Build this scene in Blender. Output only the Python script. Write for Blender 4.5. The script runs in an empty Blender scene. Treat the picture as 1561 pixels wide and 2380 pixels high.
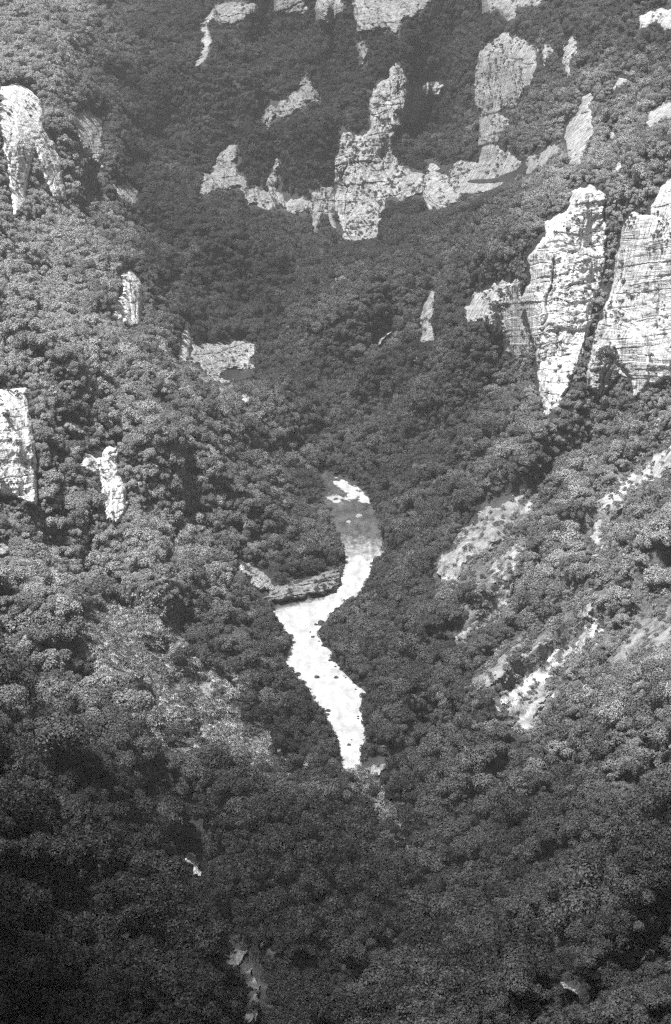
import bpy, math, random
import numpy as np
from mathutils import Vector
random.seed(7)
RNG = np.random.default_rng(11)
SC = bpy.context.scene
COL = SC.collection

# ------------------------------------------------------------------ camera geometry (u,v: photo measured on a 1561 x 2380 sheet)
CAM = np.array([0.0, 0.0, 350.0])
PITCH = math.radians(18.0)
VH = math.radians(10.0)
FPX = 1190.0 / math.tan(VH)
CF = np.array([0.0, math.cos(PITCH), -math.sin(PITCH)])
CU = np.array([0.0, math.sin(PITCH), math.cos(PITCH)])

def ray(u, v):
    a = (np.asarray(u, float) - 780.5) / FPX
    b = (1190.0 - np.asarray(v, float)) / FPX
    dx = a
    dy = CF[1] + CU[1] * b
    dz = CF[2] + CU[2] * b
    return dx, dy, dz

def at(u, v, Y):
    dx, dy, dz = ray(u, v)
    k = np.asarray(Y, float) / dy
    return np.stack([CAM[0] + dx * k, CAM[1] + dy * k, CAM[2] + dz * k], -1)

def project(P):
    d = P - CAM
    w = d @ CF
    return 780.5 + d[..., 0] / w * FPX, 1190.0 - (d @ CU) / w * FPX

def Y_at_z(v, z):
    _, dy, dz = ray(0.0, v)
    return np.where(dz < -1e-3, (z - CAM[2]) / np.minimum(dz, -1e-3) * dy, 1e5)

# ------------------------------------------------------------------ noise
def _hash(ix, iy, iz, seed):
    n = (ix * 374761393 + iy * 668265263 + iz * 2147483647 + seed * 1274126177) & 0xFFFFFFFF
    n = ((n ^ (n >> 13)) * 1274126177) & 0xFFFFFFFF
    n = ((n ^ (n >> 16)) * 2246822519) & 0xFFFFFFFF
    return ((n ^ (n >> 15)) & 0xFFFFFF) / float(0xFFFFFF)

def vnoise(x, y, z=0.0, seed=0):
    x, y, z = np.broadcast_arrays(np.asarray(x, float), np.asarray(y, float), np.asarray(z, float))
    ix, iy, iz = np.floor(x).astype(np.int64), np.floor(y).astype(np.int64), np.floor(z).astype(np.int64)
    fx, fy, fz = x - ix, y - iy, z - iz
    fx, fy, fz = [f * f * f * (f * (f * 6 - 15) + 10) for f in (fx, fy, fz)]
    r = 0.0
    for a in (0, 1):
        for b in (0, 1):
            for c in (0, 1):
                w = (fx if a else 1 - fx) * (fy if b else 1 - fy) * (fz if c else 1 - fz)
                r = r + w * _hash(ix + a, iy + b, iz + c, seed)
    return r * 2 - 1

def fbm(x, y, z=0.0, seed=0, oct=4, gain=0.5):
    r, a, s = 0.0, 1.0, 1.0
    for o in range(oct):
        r = r + a * vnoise(np.asarray(x) * s, np.asarray(y) * s, np.asarray(z) * s, seed + o * 17)
        a *= gain; s *= 2.03
    return r

def hash1(i, j, seed):
    i = np.asarray(i); j = np.asarray(j)
    return _hash(i.astype(np.int64), j.astype(np.int64), np.zeros_like(i, dtype=np.int64), seed)

def sm(a, b, x):
    t = np.clip((x - a) / (b - a), 0, 1)
    return t * t * (3 - 2 * t)

def sdf(poly, u, v):
    u = np.asarray(u, float); v = np.asarray(v, float)
    d = np.full(u.shape, 1e9); ins = np.zeros(u.shape, bool)
    n = len(poly)
    for i in range(n):
        x0, y0 = poly[i]; x1, y1 = poly[(i + 1) % n]
        ex, ey = x1 - x0, y1 - y0
        t = np.clip(((u - x0) * ex + (v - y0) * ey) / (ex * ex + ey * ey + 1e-9), 0, 1)
        d = np.minimum(d, (u - x0 - t * ex) ** 2 + (v - y0 - t * ey) ** 2)
        if y0 != y1:
            c = ((y0 > v) != (y1 > v)) & (u < ex * (v - y0) / ey + x0)
            ins ^= c
    return np.sqrt(d) * np.where(ins, -1, 1)

# ------------------------------------------------------------------ outlines measured on the photograph
RIVER = [(735,1092),(750,1098),(770,1104),(800,1115),(830,1128),(850,1144),(862,1163),(872,1185),(882,1215),(890,1250),(898,1285),(870,1300),(864,1324),
 (858,1345),(840,1380),(816,1398),(790,1410),(769,1431),(757,1449),(745,1460),(745,1479),(752,1500),(773,1512),(770,1533),(788,1545),(795,1558),(811,1571),
 (823,1586),(856,1611),(843,1624),(841,1650),(846,1675),(849,1690),(859,1713),(856,1726),(840,1741),(841,1761),(836,1792),(800,1792),(792,1771),(785,1726),
 (775,1700),(757,1675),(757,1665),(737,1639),(722,1622),(712,1596),(696,1583),(666,1550),(661,1528),(679,1497),(679,1479),(661,1467),(646,1441),(632,1425),
 (630,1400),(700,1392),(760,1382),(781,1377),(793,1354),(792,1333),(800,1318),(804,1303),(795,1280),(788,1245),(774,1222),(762,1195),(755,1165),(738,1160),
 (755,1150),(770,1138),(745,1115)]

# (name, label, category, outline, settings)
CLIFFS = [
 ('upper_hanging_wall','broad grey rock wall cut off by the top edge of the photo, above dark trees',
  [(809,-30),(819,30),(829,76),(864,79),(905,71),(925,89),(941,51),(971,41),(1007,10),(1007,-30)], dict(tone=.27,col=1.)),
 ('c','narrow grey rock tooth hanging from the top edge beside the broad rock wall',
  [(728,-30),(734,50),(767,66),(800,30),(806,-30)], dict(tone=.27,col=1.)),
 ('c','pale grey fluted rock band under the top edge, next to the curved rock rim',
  [(494,12),(500,54),(538,62),(570,48),(610,40),(618,8),(560,0),(525,2)], dict(tone=.24,col=1.)),
 ('c','thin curved pale rock rim on the edge of the dark upper spur',
  [(500,20),(478,41),(462,56),(468,86),(470,112),(460,137),(450,155),(462,160),(482,142),(495,102),(492,84),(482,61),(497,40)], dict(tone=.34,col=.6,thin=1)),
 ('c','small grey rock face touching the top edge, between the rock tooth and the fluted band',
  [(626,-30),(640,34),(680,40),(716,34),(718,-30)], dict(tone=.27,col=1.)),
 ('c','grey rock face at the top edge with ragged foot, right of the dark gully',
  [(1113,-30),(1119,38),(1144,41),(1154,30),(1180,56),(1200,48),(1205,20),(1256,18),(1276,-30)], dict(tone=.3,col=1.)),
 ('c','bright rock rib leaning up into the upper right corner',
  [(1461,107),(1479,66),(1484,36),(1515,20),(1640,5),(1640,56),(1543,76),(1525,51),(1500,66),(1474,89)], dict(tone=.5,col=.8)),
 ('c','great blocky grey cliff with a double pillar rising from it',
  [(903,157),(920,144),(935,148),(946,180),(975,190),(1012,184),(1037,198),(1030,226),(996,236),(992,262),(968,290),(938,300),(922,306),(917,359),(931,380),(957,392),(990,400),(990,450),(950,464),(929,476),(909,460),(898,474),(892,505),(884,557),(796,565),(785,522),(777,486),(775,440),(775,376),(782,345),(793,296),(812,304),(830,310),(859,300),(855,262),(859,219),(875,190),(899,179)], dict(tone=.36,col=1.5,bed=1.2,rag=4,veg=2.5)),
 ('c','low grey rock fins joining the left foot of the great blocky cliff',
  [(718,447),(745,431),(782,433),(788,548),(768,524),(755,500),(740,545),(724,540)], dict(tone=.28,col=1.7,rag=3)),
 ('c','long pale cliff band of squarish blocks ending in a bright right end',
  [(987,372),(984,400),(978,440),(977,488),(1036,488),(1069,471),(1078,452),(1103,452),(1137,448),(1180,430),(1223,410),(1223,376),(1181,348),(1143,322),(1112,330),(1108,372),(1061,374),(1031,388),(1010,368)], dict(tone=.38,col=1.6,bed=1.2,rag=5,veg=2.5)),
 ('c','tall grey buttress with a bright lower edge beside the dark wooded hollow',
  [(1114,122),(1134,100),(1174,74),(1215,88),(1252,110),(1258,150),(1240,190),(1222,225),(1196,250),(1178,262),(1192,285),(1170,325),(1134,345),(1110,345),(1112,284),(1099,218),(1102,168)], dict(tone=.36,col=1.6,rag=9,veg=3.2)),
 ('c','pointed pale rock peak with a bright white tip on the right wall',
  [(1301,325),(1312,295),(1342,254),(1352,224),(1373,216),(1383,229),(1378,254),(1385,305),(1367,345),(1352,386),(1312,386),(1317,356),(1307,330)], dict(tone=.42,col=1.)),
 ('c','slim bright rock spike right of the pointed rock peak',
  [(1416,244),(1421,203),(1439,178),(1461,183),(1456,198),(1434,203),(1425,239)], dict(tone=.45,col=1.)),
 ('c','small pale rock knob below the slim bright spike',
  [(1411,305),(1430,298),(1438,318),(1425,334),(1412,325)], dict(tone=.42,col=.8)),
 ('c','bare pale rock slab on the right edge near the top',
  [(1500,284),(1510,254),(1561,235),(1640,225),(1640,275),(1540,285),(1505,300)], dict(tone=.4,col=.6,rag=9)),
 ('c','tiny bright rock block alone in the woods above the tall white tower',
  [(1421,398),(1442,376),(1446,391),(1428,403)], dict(tone=.5,col=.5,thin=1)),
 ('c','tall white tower cliff tapering down to a pointed foot',
  [(1326,440),(1345,430),(1370,426),(1395,436),(1414,450),(1411,520),(1416,560),(1413,600),(1402,660),(1380,740),(1366,800),(1349,850),(1330,890),(1305,945),(1292,957),(1277,980),(1260,962),(1248,915),(1243,860),(1240,800),(1229,760),(1218,720),(1207,690),(1230,650),(1220,600),(1241,568),(1266,543),(1258,513),(1316,488)], dict(tone=.66,col=1.1,bed=1.2,rag=4,veg=.7)),
 ('c','grey broken left wing joined to the tall white tower cliff',
  [(1073,747),(1078,715),(1108,678),(1150,660),(1205,646),(1220,690),(1232,750),(1241,800),(1222,834),(1180,832),(1168,797),(1130,767),(1115,752)], dict(tone=.46,col=1.6,rag=8,veg=3)),
 ('c','huge white layered cliff running off the right edge of the photo',
  [(1553,410),(1680,395),(1680,885),(1540,888),(1510,902),(1490,922),(1470,938),(1463,882),(1438,850),(1420,810),(1398,770),(1402,712),(1424,660),(1426,610),(1448,520),(1465,490),(1508,496),(1518,458)], dict(tone=.68,col=.9,bed=1.2,rag=4,veg=1.5)),
 ('c','pale broken cliff tongue between the two great white cliffs',
  [(1358,905),(1366,850),(1376,800),(1384,760),(1403,733),(1434,716),(1440,800),(1447,850),(1470,882),(1442,884),(1417,910),(1397,924),(1376,910)], dict(tone=.5,col=1.2,rag=5,veg=3)),
 ('c','narrow grey rock strip low on the slope left of the tall white tower',
  [(975,800),(972,740),(985,700),(1003,660),(1015,680),(1010,740),(1015,790),(1000,802)], dict(tone=.3,col=1.3,rag=6)),
 ('c','small bright slanted rock in the dark woods above the gorge bend',
  [(875,806),(880,790),(900,770),(918,764),(915,776),(895,792),(890,806)], dict(tone=.5,col=.5,thin=1)),
 ('c','small pale ledge under the grey left wing of the white tower',
  [(1170,812),(1215,800),(1215,826),(1180,830)], dict(tone=.4,col=.8,rag=5)),
 ('c','broken pale crag pointing upward in the middle of the dark spur',
  [(608,250),(632,235),(664,232),(690,212),(699,185),(713,168),(724,200),(742,215),(746,237),(725,242),(700,258),(680,275),(650,280),(620,297),(598,285)], dict(tone=.25,col=1.,rag=10)),
 ('c','grey hooked rock ledge under a dark wooded bowl',
  [(640,372),(652,362),(660,372),(656,410),(652,440),(668,450),(700,456),(737,462),(734,496),(700,503),(664,500),(642,480),(622,455),(620,418)], dict(tone=.3,col=1.5,rag=9,veg=2)),
 ('c','pale fluted rock fan low on the left side of the dark spur',
  [(467,396),(488,401),(508,366),(524,345),(538,328),(559,328),(559,401),(584,422),(576,478),(556,442),(528,447),(508,437),(483,457),(455,480)], dict(tone=.27,col=1.4,rag=5)),
 ('c','smooth white cliff with two long legs high on the left edge',
  [(0,205),(41,195),(72,211),(97,244),(99,300),(127,335),(138,376),(155,464),(123,460),(104,417),(93,366),(80,338),(74,370),(64,410),(57,478),(34,504),(22,432),(14,366),(0,310)], dict(tone=.9,col=.6,bed=.4,veg=1.5)),
 ('c','faint thin rock fins right of the two-legged white cliff',
  [(173,266),(195,260),(237,270),(242,330),(242,388),(210,381),(198,338),(178,308)], dict(tone=.42,col=1.3,rag=8,veg=2)),
 ('c','small pale rock knob in the hazy upper valley',
  [(300,392),(320,375),(340,378),(340,400),(318,413),(300,410)], dict(tone=.36,col=.8,rag=4)),
 ('c','low pale layered outcrop below the knob in the hazy upper valley',
  [(265,430),(300,430),(320,445),(320,475),(300,470),(280,457)], dict(tone=.36,col=.6,rag=5)),
 ('c','short square grey rock tower halfway up the left slope',
  [(282,639),(303,630),(327,649),(331,697),(326,758),(303,761),(282,746),(264,736),(275,697),(286,676)], dict(tone=.75,col=1.2,rag=3)),
 ('c','slender pale pinnacle standing left of the long layered ledge',
  [(434,738),(451,762),(448,808),(438,843),(408,855),(414,818),(420,773)], dict(tone=.65,col=1.,rag=3)),
 ('c','long layered ledge over a dark hollow above the river bend',
  [(445,798),(475,788),(508,798),(550,786),(585,795),(603,803),(609,822),(588,838),(598,856),(590,880),(560,889),(520,897),(492,888),(470,862),(440,838)], dict(tone=.4,col=.9,bed=1.8,rag=7,nogate=1,hollow=(560,870,46,15,12))),
 ('c','small bright square rock in the dark woods below the hollow',
  [(556,920),(566,915),(580,920),(580,938),(566,942)], dict(tone=.5,col=.5,thin=1)),
 ('c','sunlit white block cliff on the left edge at mid height',
  [(-60,905),(61,903),(66,951),(73,981),(83,1052),(86,1176),(61,1166),(30,1154),(-60,1150)], dict(tone=.92,col=.6,bed=1.)),
 ('c','broken pale pillar right of the white block cliff',
  [(186,1085),(200,1058),(237,1063),(245,1038),(270,1044),(275,1103),(290,1133),(297,1180),(274,1220),(248,1207),(238,1135),(232,1099),(205,1099)], dict(tone=.8,col=1.1,rag=4)),
 ('c','low pale rock ledge above the broken pillar on the left slope',
  [(140,985),(165,982),(195,1000),(205,1012),(185,1014),(150,1000)], dict(tone=.3,col=.6,rag=6)),
 ('c','small bright rock on the left edge below the white block cliff',
  [(-60,1258),(5,1260),(26,1275),(20,1292),(-60,1297)], dict(tone=.5,col=.5)),
 ('c','thin lone pinnacle in the woods left of the river ledges',
  [(398,1282),(404,1300),(406,1338),(396,1327),(388,1314)], dict(tone=.36,col=.8,thin=1)),
 ('c','pale layered rock patch above the river ledges',
  [(548,1300),(600,1312),(636,1342),(634,1374),(592,1374),(566,1342)], dict(tone=.4,col=.6,bed=1.8,rag=6)),
 ('c','long low layered ledges beside the dark pool of the river',
  [(585,1398),(620,1372),(680,1352),(740,1334),(799,1308),(800,1354),(776,1375),(720,1390),(650,1402)], dict(tone=.25,col=1.1,bed=2.2,rag=6,nogate=1,fine=1,veg=3)),
 ('c','short pale rock lip on the crest of the scrubby knoll',
  [(378,1420),(397,1440),(417,1465),(428,1502),(419,1514),(405,1482),(387,1452),(370,1432)], dict(tone=.26,col=.6,thin=1,rag=5)),
 ('c','tiny pale rock lip at the lower end of the scrubby knoll',
  [(554,1568),(563,1590),(559,1618),(549,1602)], dict(tone=.32,col=.6,thin=1,rag=3)),
 ('c','jagged white rock standing alone in the dark woods at lower left',
  [(414,1991),(424,1995),(435,1980),(454,1985),(464,2008),(473,2038),(450,2036),(445,2014),(430,2010)], dict(tone=.66,col=.8,thin=1,rag=3)),
 ('c','small rough rock rib with a knobbed end in the dark lower woods',
  [(516,2154),(532,2180),(548,2200),(571,2214),(565,2240),(546,2259),(527,2244),(533,2221),(524,2200)], dict(tone=.2,col=1.,thin=1,rag=8)),
 ('c','broken rock edge falling to the bottom edge of the photo',
  [(570,2262),(585,2252),(611,2302),(610,2343),(600,2400),(560,2400),(574,2350),(584,2310)], dict(tone=.17,col=1.,thin=1,rag=12)),
 ('c','short pale rock streak in the lower right woods',
  [(1300,2280),(1340,2298),(1354,2320),(1335,2314),(1310,2297)], dict(tone=.34,col=.8,thin=1,rag=4)),
 ('c','dull grassy rock patch near the lower right corner',
  [(1477,2238),(1500,2210),(1532,2198),(1527,2227),(1500,2247)], dict(tone=.22,col=.6,thin=1,rag=6)),
]
CLIFFS += [
 ('c','small pale rock ledges stepping right from the long cliff band',
  [(1218,384),(1224,362),(1262,342),(1292,328),(1306,350),(1277,380),(1250,398),(1222,410)], dict(tone=.38,col=1.,rag=7,veg=2)),
 ('c','speckled pale rock patch high on the right wall',
  [(1260,105),(1280,92),(1294,115),(1279,135),(1266,165),(1255,130)], dict(tone=.4,col=1.,rag=8,veg=2)),
 ('c','ragged pale rock run right of the speckled patch, high on the right wall',
  [(1298,140),(1318,88),(1342,82),(1350,110),(1330,150),(1336,196),(1316,176)], dict(tone=.38,col=1.,rag=9,veg=2)),
]
CLIFFS += [
 ('c','low grey rock step linking the fluted fan and the hooked ledge',
  [(572,436),(600,432),(632,446),(650,476),(640,496),(604,486),(574,478)], dict(tone=.27,col=1.5,rag=7,veg=2)),
 ('c','upright grey rock rib in the dark woods under the broad top wall',
  [(828,96),(846,88),(860,110),(856,150),(842,160),(830,132)], dict(tone=.22,col=1.5,rag=7,veg=2)),
]
SCREES = [
 ('broad pale scree tongue right of the river, narrowing upward',
  [(1018,1332),(1030,1300),(1060,1280),(1075,1250),(1110,1215),(1130,1190),(1180,1170),(1215,1145),(1237,1148),(1225,1178),(1180,1217),(1160,1252),(1120,1287),(1080,1312),(1060,1342),(1035,1347)],.42),
 ('short narrow scree strip beside the broad scree tongue',
  [(1143,1337),(1160,1305),(1200,1263),(1212,1268),(1200,1300),(1170,1332),(1150,1347)],.5),
 ('thin winding scree chute below the short scree strip',
  [(1065,1480),(1100,1450),(1140,1410),(1163,1360),(1182,1353),(1187,1382),(1160,1422),(1125,1442),(1080,1487)],.38),
 ('long bright scree chute climbing to the right edge of the photo',
  [(1395,1165),(1440,1130),(1490,1098),(1561,1037),(1680,950),(1680,1010),(1540,1097),(1470,1137),(1440,1162),(1400,1182)],.66),
 ('pale side chute hanging below the long bright scree chute',
  [(1376,1232),(1390,1200),(1425,1167),(1452,1150),(1442,1182),(1402,1217),(1397,1262),(1383,1292)],.5),
 ('long bright diagonal rock streak low on the right slope',
  [(1157,1634),(1210,1594),(1240,1569),(1276,1533),(1327,1502),(1367,1467),(1392,1452),(1387,1482),(1337,1522),(1286,1558),(1261,1598),(1220,1629),(1169,1642)],.68),
 ('broken pale rubble apron under the bright diagonal streak',
  [(1183,1649),(1210,1634),(1240,1629),(1264,1600),(1277,1615),(1247,1649),(1242,1685),(1220,1700),(1205,1680),(1190,1669)],.5),
 ('patchy pale rubble left of the bright diagonal streak',
  [(1106,1578),(1134,1554),(1169,1523),(1210,1488),(1217,1495),(1190,1527),(1174,1558),(1144,1588),(1116,1588)],.36),
 ('wide grassy pale slope on the right edge above the dark woods',
  [(1428,1548),(1444,1503),(1474,1464),(1520,1437),(1640,1415),(1640,1505),(1530,1497),(1500,1507),(1464,1537)],.38),
 ('tiny pale scree spot above the bright diagonal streak',
  [(1340,1430),(1367,1411),(1372,1436)],.5),
 ('slim scree line running beside the bright diagonal streak',
  [(1213,1532),(1260,1498),(1278,1495),(1250,1522),(1222,1543)],.42),
 ('pale gravel bank where the bright river ends below',
  [(836,1784),(850,1790),(882,1786),(900,1782),(880,1797),(866,1805),(850,1804)],.42),
]
KNOLL = [(170,1420),(260,1385),(380,1420),(430,1500),(560,1580),(562,1660),(640,1720),(700,1790),(560,1800),(400,1760),(260,1680),(170,1600)]
GRASS = [(1000,1350),(1235,1125),(1561,1010),(1700,940),(1700,1525),(1500,1520),(1240,1735),(1090,1610),(1190,1440),(1050,1500)]
LOWKNOLL = [(640,1800),(760,1790),(860,1820),(960,1870),(1000,1960),(960,2010),(860,1960),(760,1890),(660,1850)]

# ------------------------------------------------------------------ terrain: horizontal distances of points measured along the valley
CTRL = [
 # far valley, head wall
 (-300,-400,2500),(200,-400,2450),(780,-400,2150),(1200,-400,1900),(1900,-400,1650),
 (-300,0,1650),(0,0,1680),(250,0,1760),(430,0,1790),(500,0,1740),(780,0,1680),(1060,0,1640),(1250,0,1530),(1561,0,1330),(1860,0,1180),
 (0,200,1340),(100,200,1420),(250,200,1580),(430,150,1710),(480,140,1680),(640,200,1640),(860,160,1615),(1060,150,1600),(1200,150,1460),(1400,200,1270),(1561,200,1200),
 (50,350,1275),(140,400,1320),(250,350,1450),(330,420,1500),(480,400,1590),(640,350,1600),(780,330,1580),(900,330,1580),(1060,330,1560),(1120,330,1480),(1250,350,1330),(1400,400,1130),
 (50,480,1230),(150,480,1290),(300,480,1400),(420,500,1490),(600,500,1540),(780,500,1545),(900,480,1540),(1000,480,1500),(1200,430,1340),(1350,440,1090),(1561,420,1045),(1860,420,960),
 (-300,450,1120),(-300,800,930),(0,620,1110),(150,620,1170),(300,640,1215),(440,640,1350),(600,600,1440),(750,570,1500),(850,560,1520),(950,600,1400),(1100,620,1220),(1250,560,1085),(1300,700,1070),(1390,560,1080),(1400,640,1070),(1360,780,1058),(1450,700,1050),(1500,640,1035),(1561,880,990),
 (0,800,1010),(150,800,1070),(310,750,1170),(430,800,1240),(530,800,1300),(600,790,1330),(600,700,1400),(700,640,1440),(640,860,1250),(720,760,1290),(800,680,1300),(870,640,1310),(950,760,1230),(1100,740,1140),(1230,800,1068),(1340,860,1045),(1280,970,1035),(1450,920,1000),
 (560,870,1270),(620,930,1190),(750,900,1190),(850,900,1180),(1000,900,1130),(1150,950,1075),
 (0,920,945),(70,920,960),(80,1160,912),(0,1160,890),(250,1050,985),(270,1200,948),(450,1000,1050),(600,1050,1110),(700,1080,1140),
 (735,1092,1133),(860,1150,1100),(950,1080,1090),(1150,1100,1030),(1400,1100,960),(1561,1060,935),(1860,1000,880),
 (-300,1200,800),(0,1300,850),(150,1350,855),(300,1300,920),(450,1300,960),(580,1310,1000),(640,1370,990),(740,1250,1060),(770,1230,1060),(890,1250,1048),(1000,1250,1010),(1200,1250,950),(1400,1250,890),(1561,1300,850),
 (100,1480,800),(250,1420,845),(380,1440,865),(440,1500,870),(480,1450,920),(560,1400,955),(300,1560,800),(560,1590,855),(600,1560,895),(640,1500,925),
 (860,1400,962),(950,1400,940),(1100,1400,905),(1280,1420,865),(1450,1450,810),(1561,1450,790),(1860,1400,730),
 (840,1560,900),(950,1600,865),(1100,1600,825),(1240,1640,800),(1400,1600,775),(1561,1620,735),
 (-300,1700,610),(0,1650,715),(200,1650,755),(400,1700,780),(560,1680,812),(660,1650,850),(720,1740,828),(770,1790,819),(860,1790,815),(950,1780,800),(1150,1800,760),(1400,1800,705),(1561,1800,670),(1860,1800,600),
 (0,1850,640),(200,1850,680),(400,1880,712),(600,1850,755),(780,1880,778),(900,1900,765),(1050,1900,745),(1250,1950,700),(1450,1980,655),(1561,2000,635),
 (-300,2100,510),(0,2050,580),(200,2080,610),(430,2020,665),(600,2050,690),(800,2080,705),(950,2100,690),(1150,2150,655),(1350,2150,625),(1561,2200,580),(1860,2200,520),
 (0,2250,530),(200,2280,555),(400,2250,600),(560,2220,645),(600,2330,615),(700,2250,650),(850,2280,635),(1050,2300,615),(1250,2300,590),(1450,2300,560),
 (-300,2380,460),(0,2380,500),(300,2380,550),(560,2380,600),(780,2380,605),(1000,2380,595),(1250,2380,570),(1561,2380,535),(1860,2380,480),
 (-300,2700,420),(0,2700,445),(400,2700,495),(780,2700,520),(1200,2700,500),(1561,2700,470),(1860,2700,430),
]
cp = np.array(CTRL, float)
cx = np.stack([cp[:, 0] / 1000, cp[:, 1] / 1000], 1)
cl = np.log(cp[:, 2])
def _phi(r2):
    return 0.5 * r2 * np.log(r2 + 1e-12)
n = len(cp)
D2 = ((cx[:, None] - cx[None]) ** 2).sum(-1)
A = np.zeros((n + 3, n + 3))
A[:n, :n] = _phi(D2) + np.eye(n) * 0.0004
A[:n, n] = 1; A[:n, n + 1:] = cx
A[n, :n] = 1; A[n + 1:, :n] = cx.T
W = np.linalg.solve(A, np.concatenate([cl, np.zeros(3)]))

def rbf(u, v):
    q = np.stack([np.ravel(u) / 1000, np.ravel(v) / 1000], 1)
    out = np.empty(len(q))
    for i in range(0, len(q), 20000):
        c = q[i:i + 20000]
        d2 = ((c[:, None] - cx[None]) ** 2).sum(-1)
        out[i:i + 20000] = _phi(d2) @ W[:n] + W[n] + c @ W[n + 1:]
    return np.exp(out).reshape(np.shape(u))

STEP = 5.0
U0, U1, V0, V1 = -300, 1860, -400, 2700
gu = np.arange(U0, U1 + 1, STEP); gv = np.arange(V0, V1 + 1, STEP)
GU, GV = np.meshgrid(gu, gv)
GY = rbf(GU, GV)
rockness = np.full(GU.shape, 1e3)
for _, _, poly, opt in CLIFFS:
    if not opt.get('thin'): rockness = np.minimum(rockness, sdf(poly, GU, GV))
# ribs and gullies running down the slopes
side = sm(560, 980, GU - (GV - 1200) * 0.02)
c1, s1 = math.cos(math.radians(38)), math.sin(math.radians(38))
aL, bL = GU * c1 + GV * s1, -GU * s1 + GV * c1
c2, s2 = math.cos(math.radians(-36)), math.sin(math.radians(-36))
aR, bR = GU * c2 + GV * s2, -GU * s2 + GV * c2
rib = (1 - side) * fbm(aL / 520, bL / 120, 0, 3, 4) + side * fbm(aR / 520, bR / 120, 0, 9, 4)
near_river_sd = sdf(RIVER, GU, GV)
calm = sm(15, 140, near_river_sd)
calm = calm * (.12 + .88 * sm(-5, 70, rockness))
GY = GY * (1 + (0.042 + .03 * sm(1650, 1950, GV)) * rib * calm + 0.011 * fbm(GU / 90, GV / 90, 0, 21, 4) * calm)
for j in range(GY.shape[0] - 2, -1, -1):          # no overhangs: a slope leans back at least a little
    GY[j] = np.maximum(GY[j], GY[j + 1] + .2)
for _ in range(3):
    GY[1:-1, 1:-1] = (GY[1:-1, 1:-1] * 2 + GY[:-2, 1:-1] + GY[2:, 1:-1] + GY[1:-1, :-2] + GY[1:-1, 2:]) / 6
# river bed: banks just above the water, bed below it
zone = (GV > 1040) & (GV < 1830)
bank = 0.25 + 0.05 * np.clip(near_river_sd, 0, 400)
w = np.exp(-np.clip(near_river_sd, 0, None) / 45.0) * zone
Ybank = Y_at_z(GV, np.minimum(bank, 4))
GY = np.where(zone & (near_river_sd > 0), GY * (1 - w) + Ybank * w, GY)
GY = np.where((GV > 1000) & (near_river_sd > 0), np.minimum(GY, Y_at_z(GV, 0.4)), GY)
GY = np.where(near_river_sd <= 14, np.where(near_river_sd <= 0, 1e9, GY), GY)
GY = np.minimum(GY, np.where(near_river_sd <= 14, Y_at_z(GV, np.clip(near_river_sd * .06, -1.3, .8)), 1e9))

def depth(u, v):
    fu = np.clip((np.asarray(u, float) - U0) / STEP, 0, len(gu) - 1.001)
    fv = np.clip((np.asarray(v, float) - V0) / STEP, 0, len(gv) - 1.001)
    i, j = fu.astype(int), fv.astype(int)
    a, b = fu - i, fv - j
    return (GY[j, i] * (1 - a) * (1 - b) + GY[j, i + 1] * a * (1 - b) + GY[j + 1, i] * (1 - a) * b + GY[j + 1, i + 1] * a * b)

# ------------------------------------------------------------------ mesh helpers
def mesh_from(name, verts, faces, mat, smooth=False):
    me = bpy.data.meshes.new(name)
    verts = np.asarray(verts, np.float32); faces = np.asarray(faces, np.int32)
    k = faces.shape[1]
    me.vertices.add(len(verts)); me.vertices.foreach_set('co', verts.ravel())
    me.loops.add(faces.size); me.loops.foreach_set('vertex_index', faces.ravel())
    me.polygons.add(len(faces)); me.polygons.foreach_set('loop_start', np.arange(0, faces.size, k, dtype=np.int32))
    me.polygons.foreach_set('loop_total', np.full(len(faces), k, np.int32))
    me.polygons.foreach_set('use_smooth', np.full(len(faces), smooth))
    me.update(calc_edges=True); me.validate()
    if mat: me.materials.append(mat)
    return me

def link(name, data, parent=None):
    o = bpy.data.objects.new(name, data); COL.objects.link(o)
    if parent: o.parent = parent
    return o

def tag(o, label=None, cat=None, group=None, kind=None):
    if label: o['label'] = label
    if cat: o['category'] = cat
    if group: o['group'] = group
    if kind: o['kind'] = kind
    return o

def grid_faces(nv, nu, keep=None):
    idx = np.arange(nv * nu).reshape(nv, nu)
    f = np.stack([idx[:-1, :-1], idx[1:, :-1], idx[1:, 1:], idx[:-1, 1:]], -1)
    if keep is not None:
        kf = keep[:-1, :-1] & keep[1:, :-1] & keep[1:, 1:] & keep[:-1, 1:]
        return f[kf]
    return f.reshape(-1, 4)

def compact(verts, faces):
    used = np.unique(faces)
    remap = np.full(len(verts), -1, np.int64); remap[used] = np.arange(len(used))
    return verts[used], remap[faces]

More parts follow.
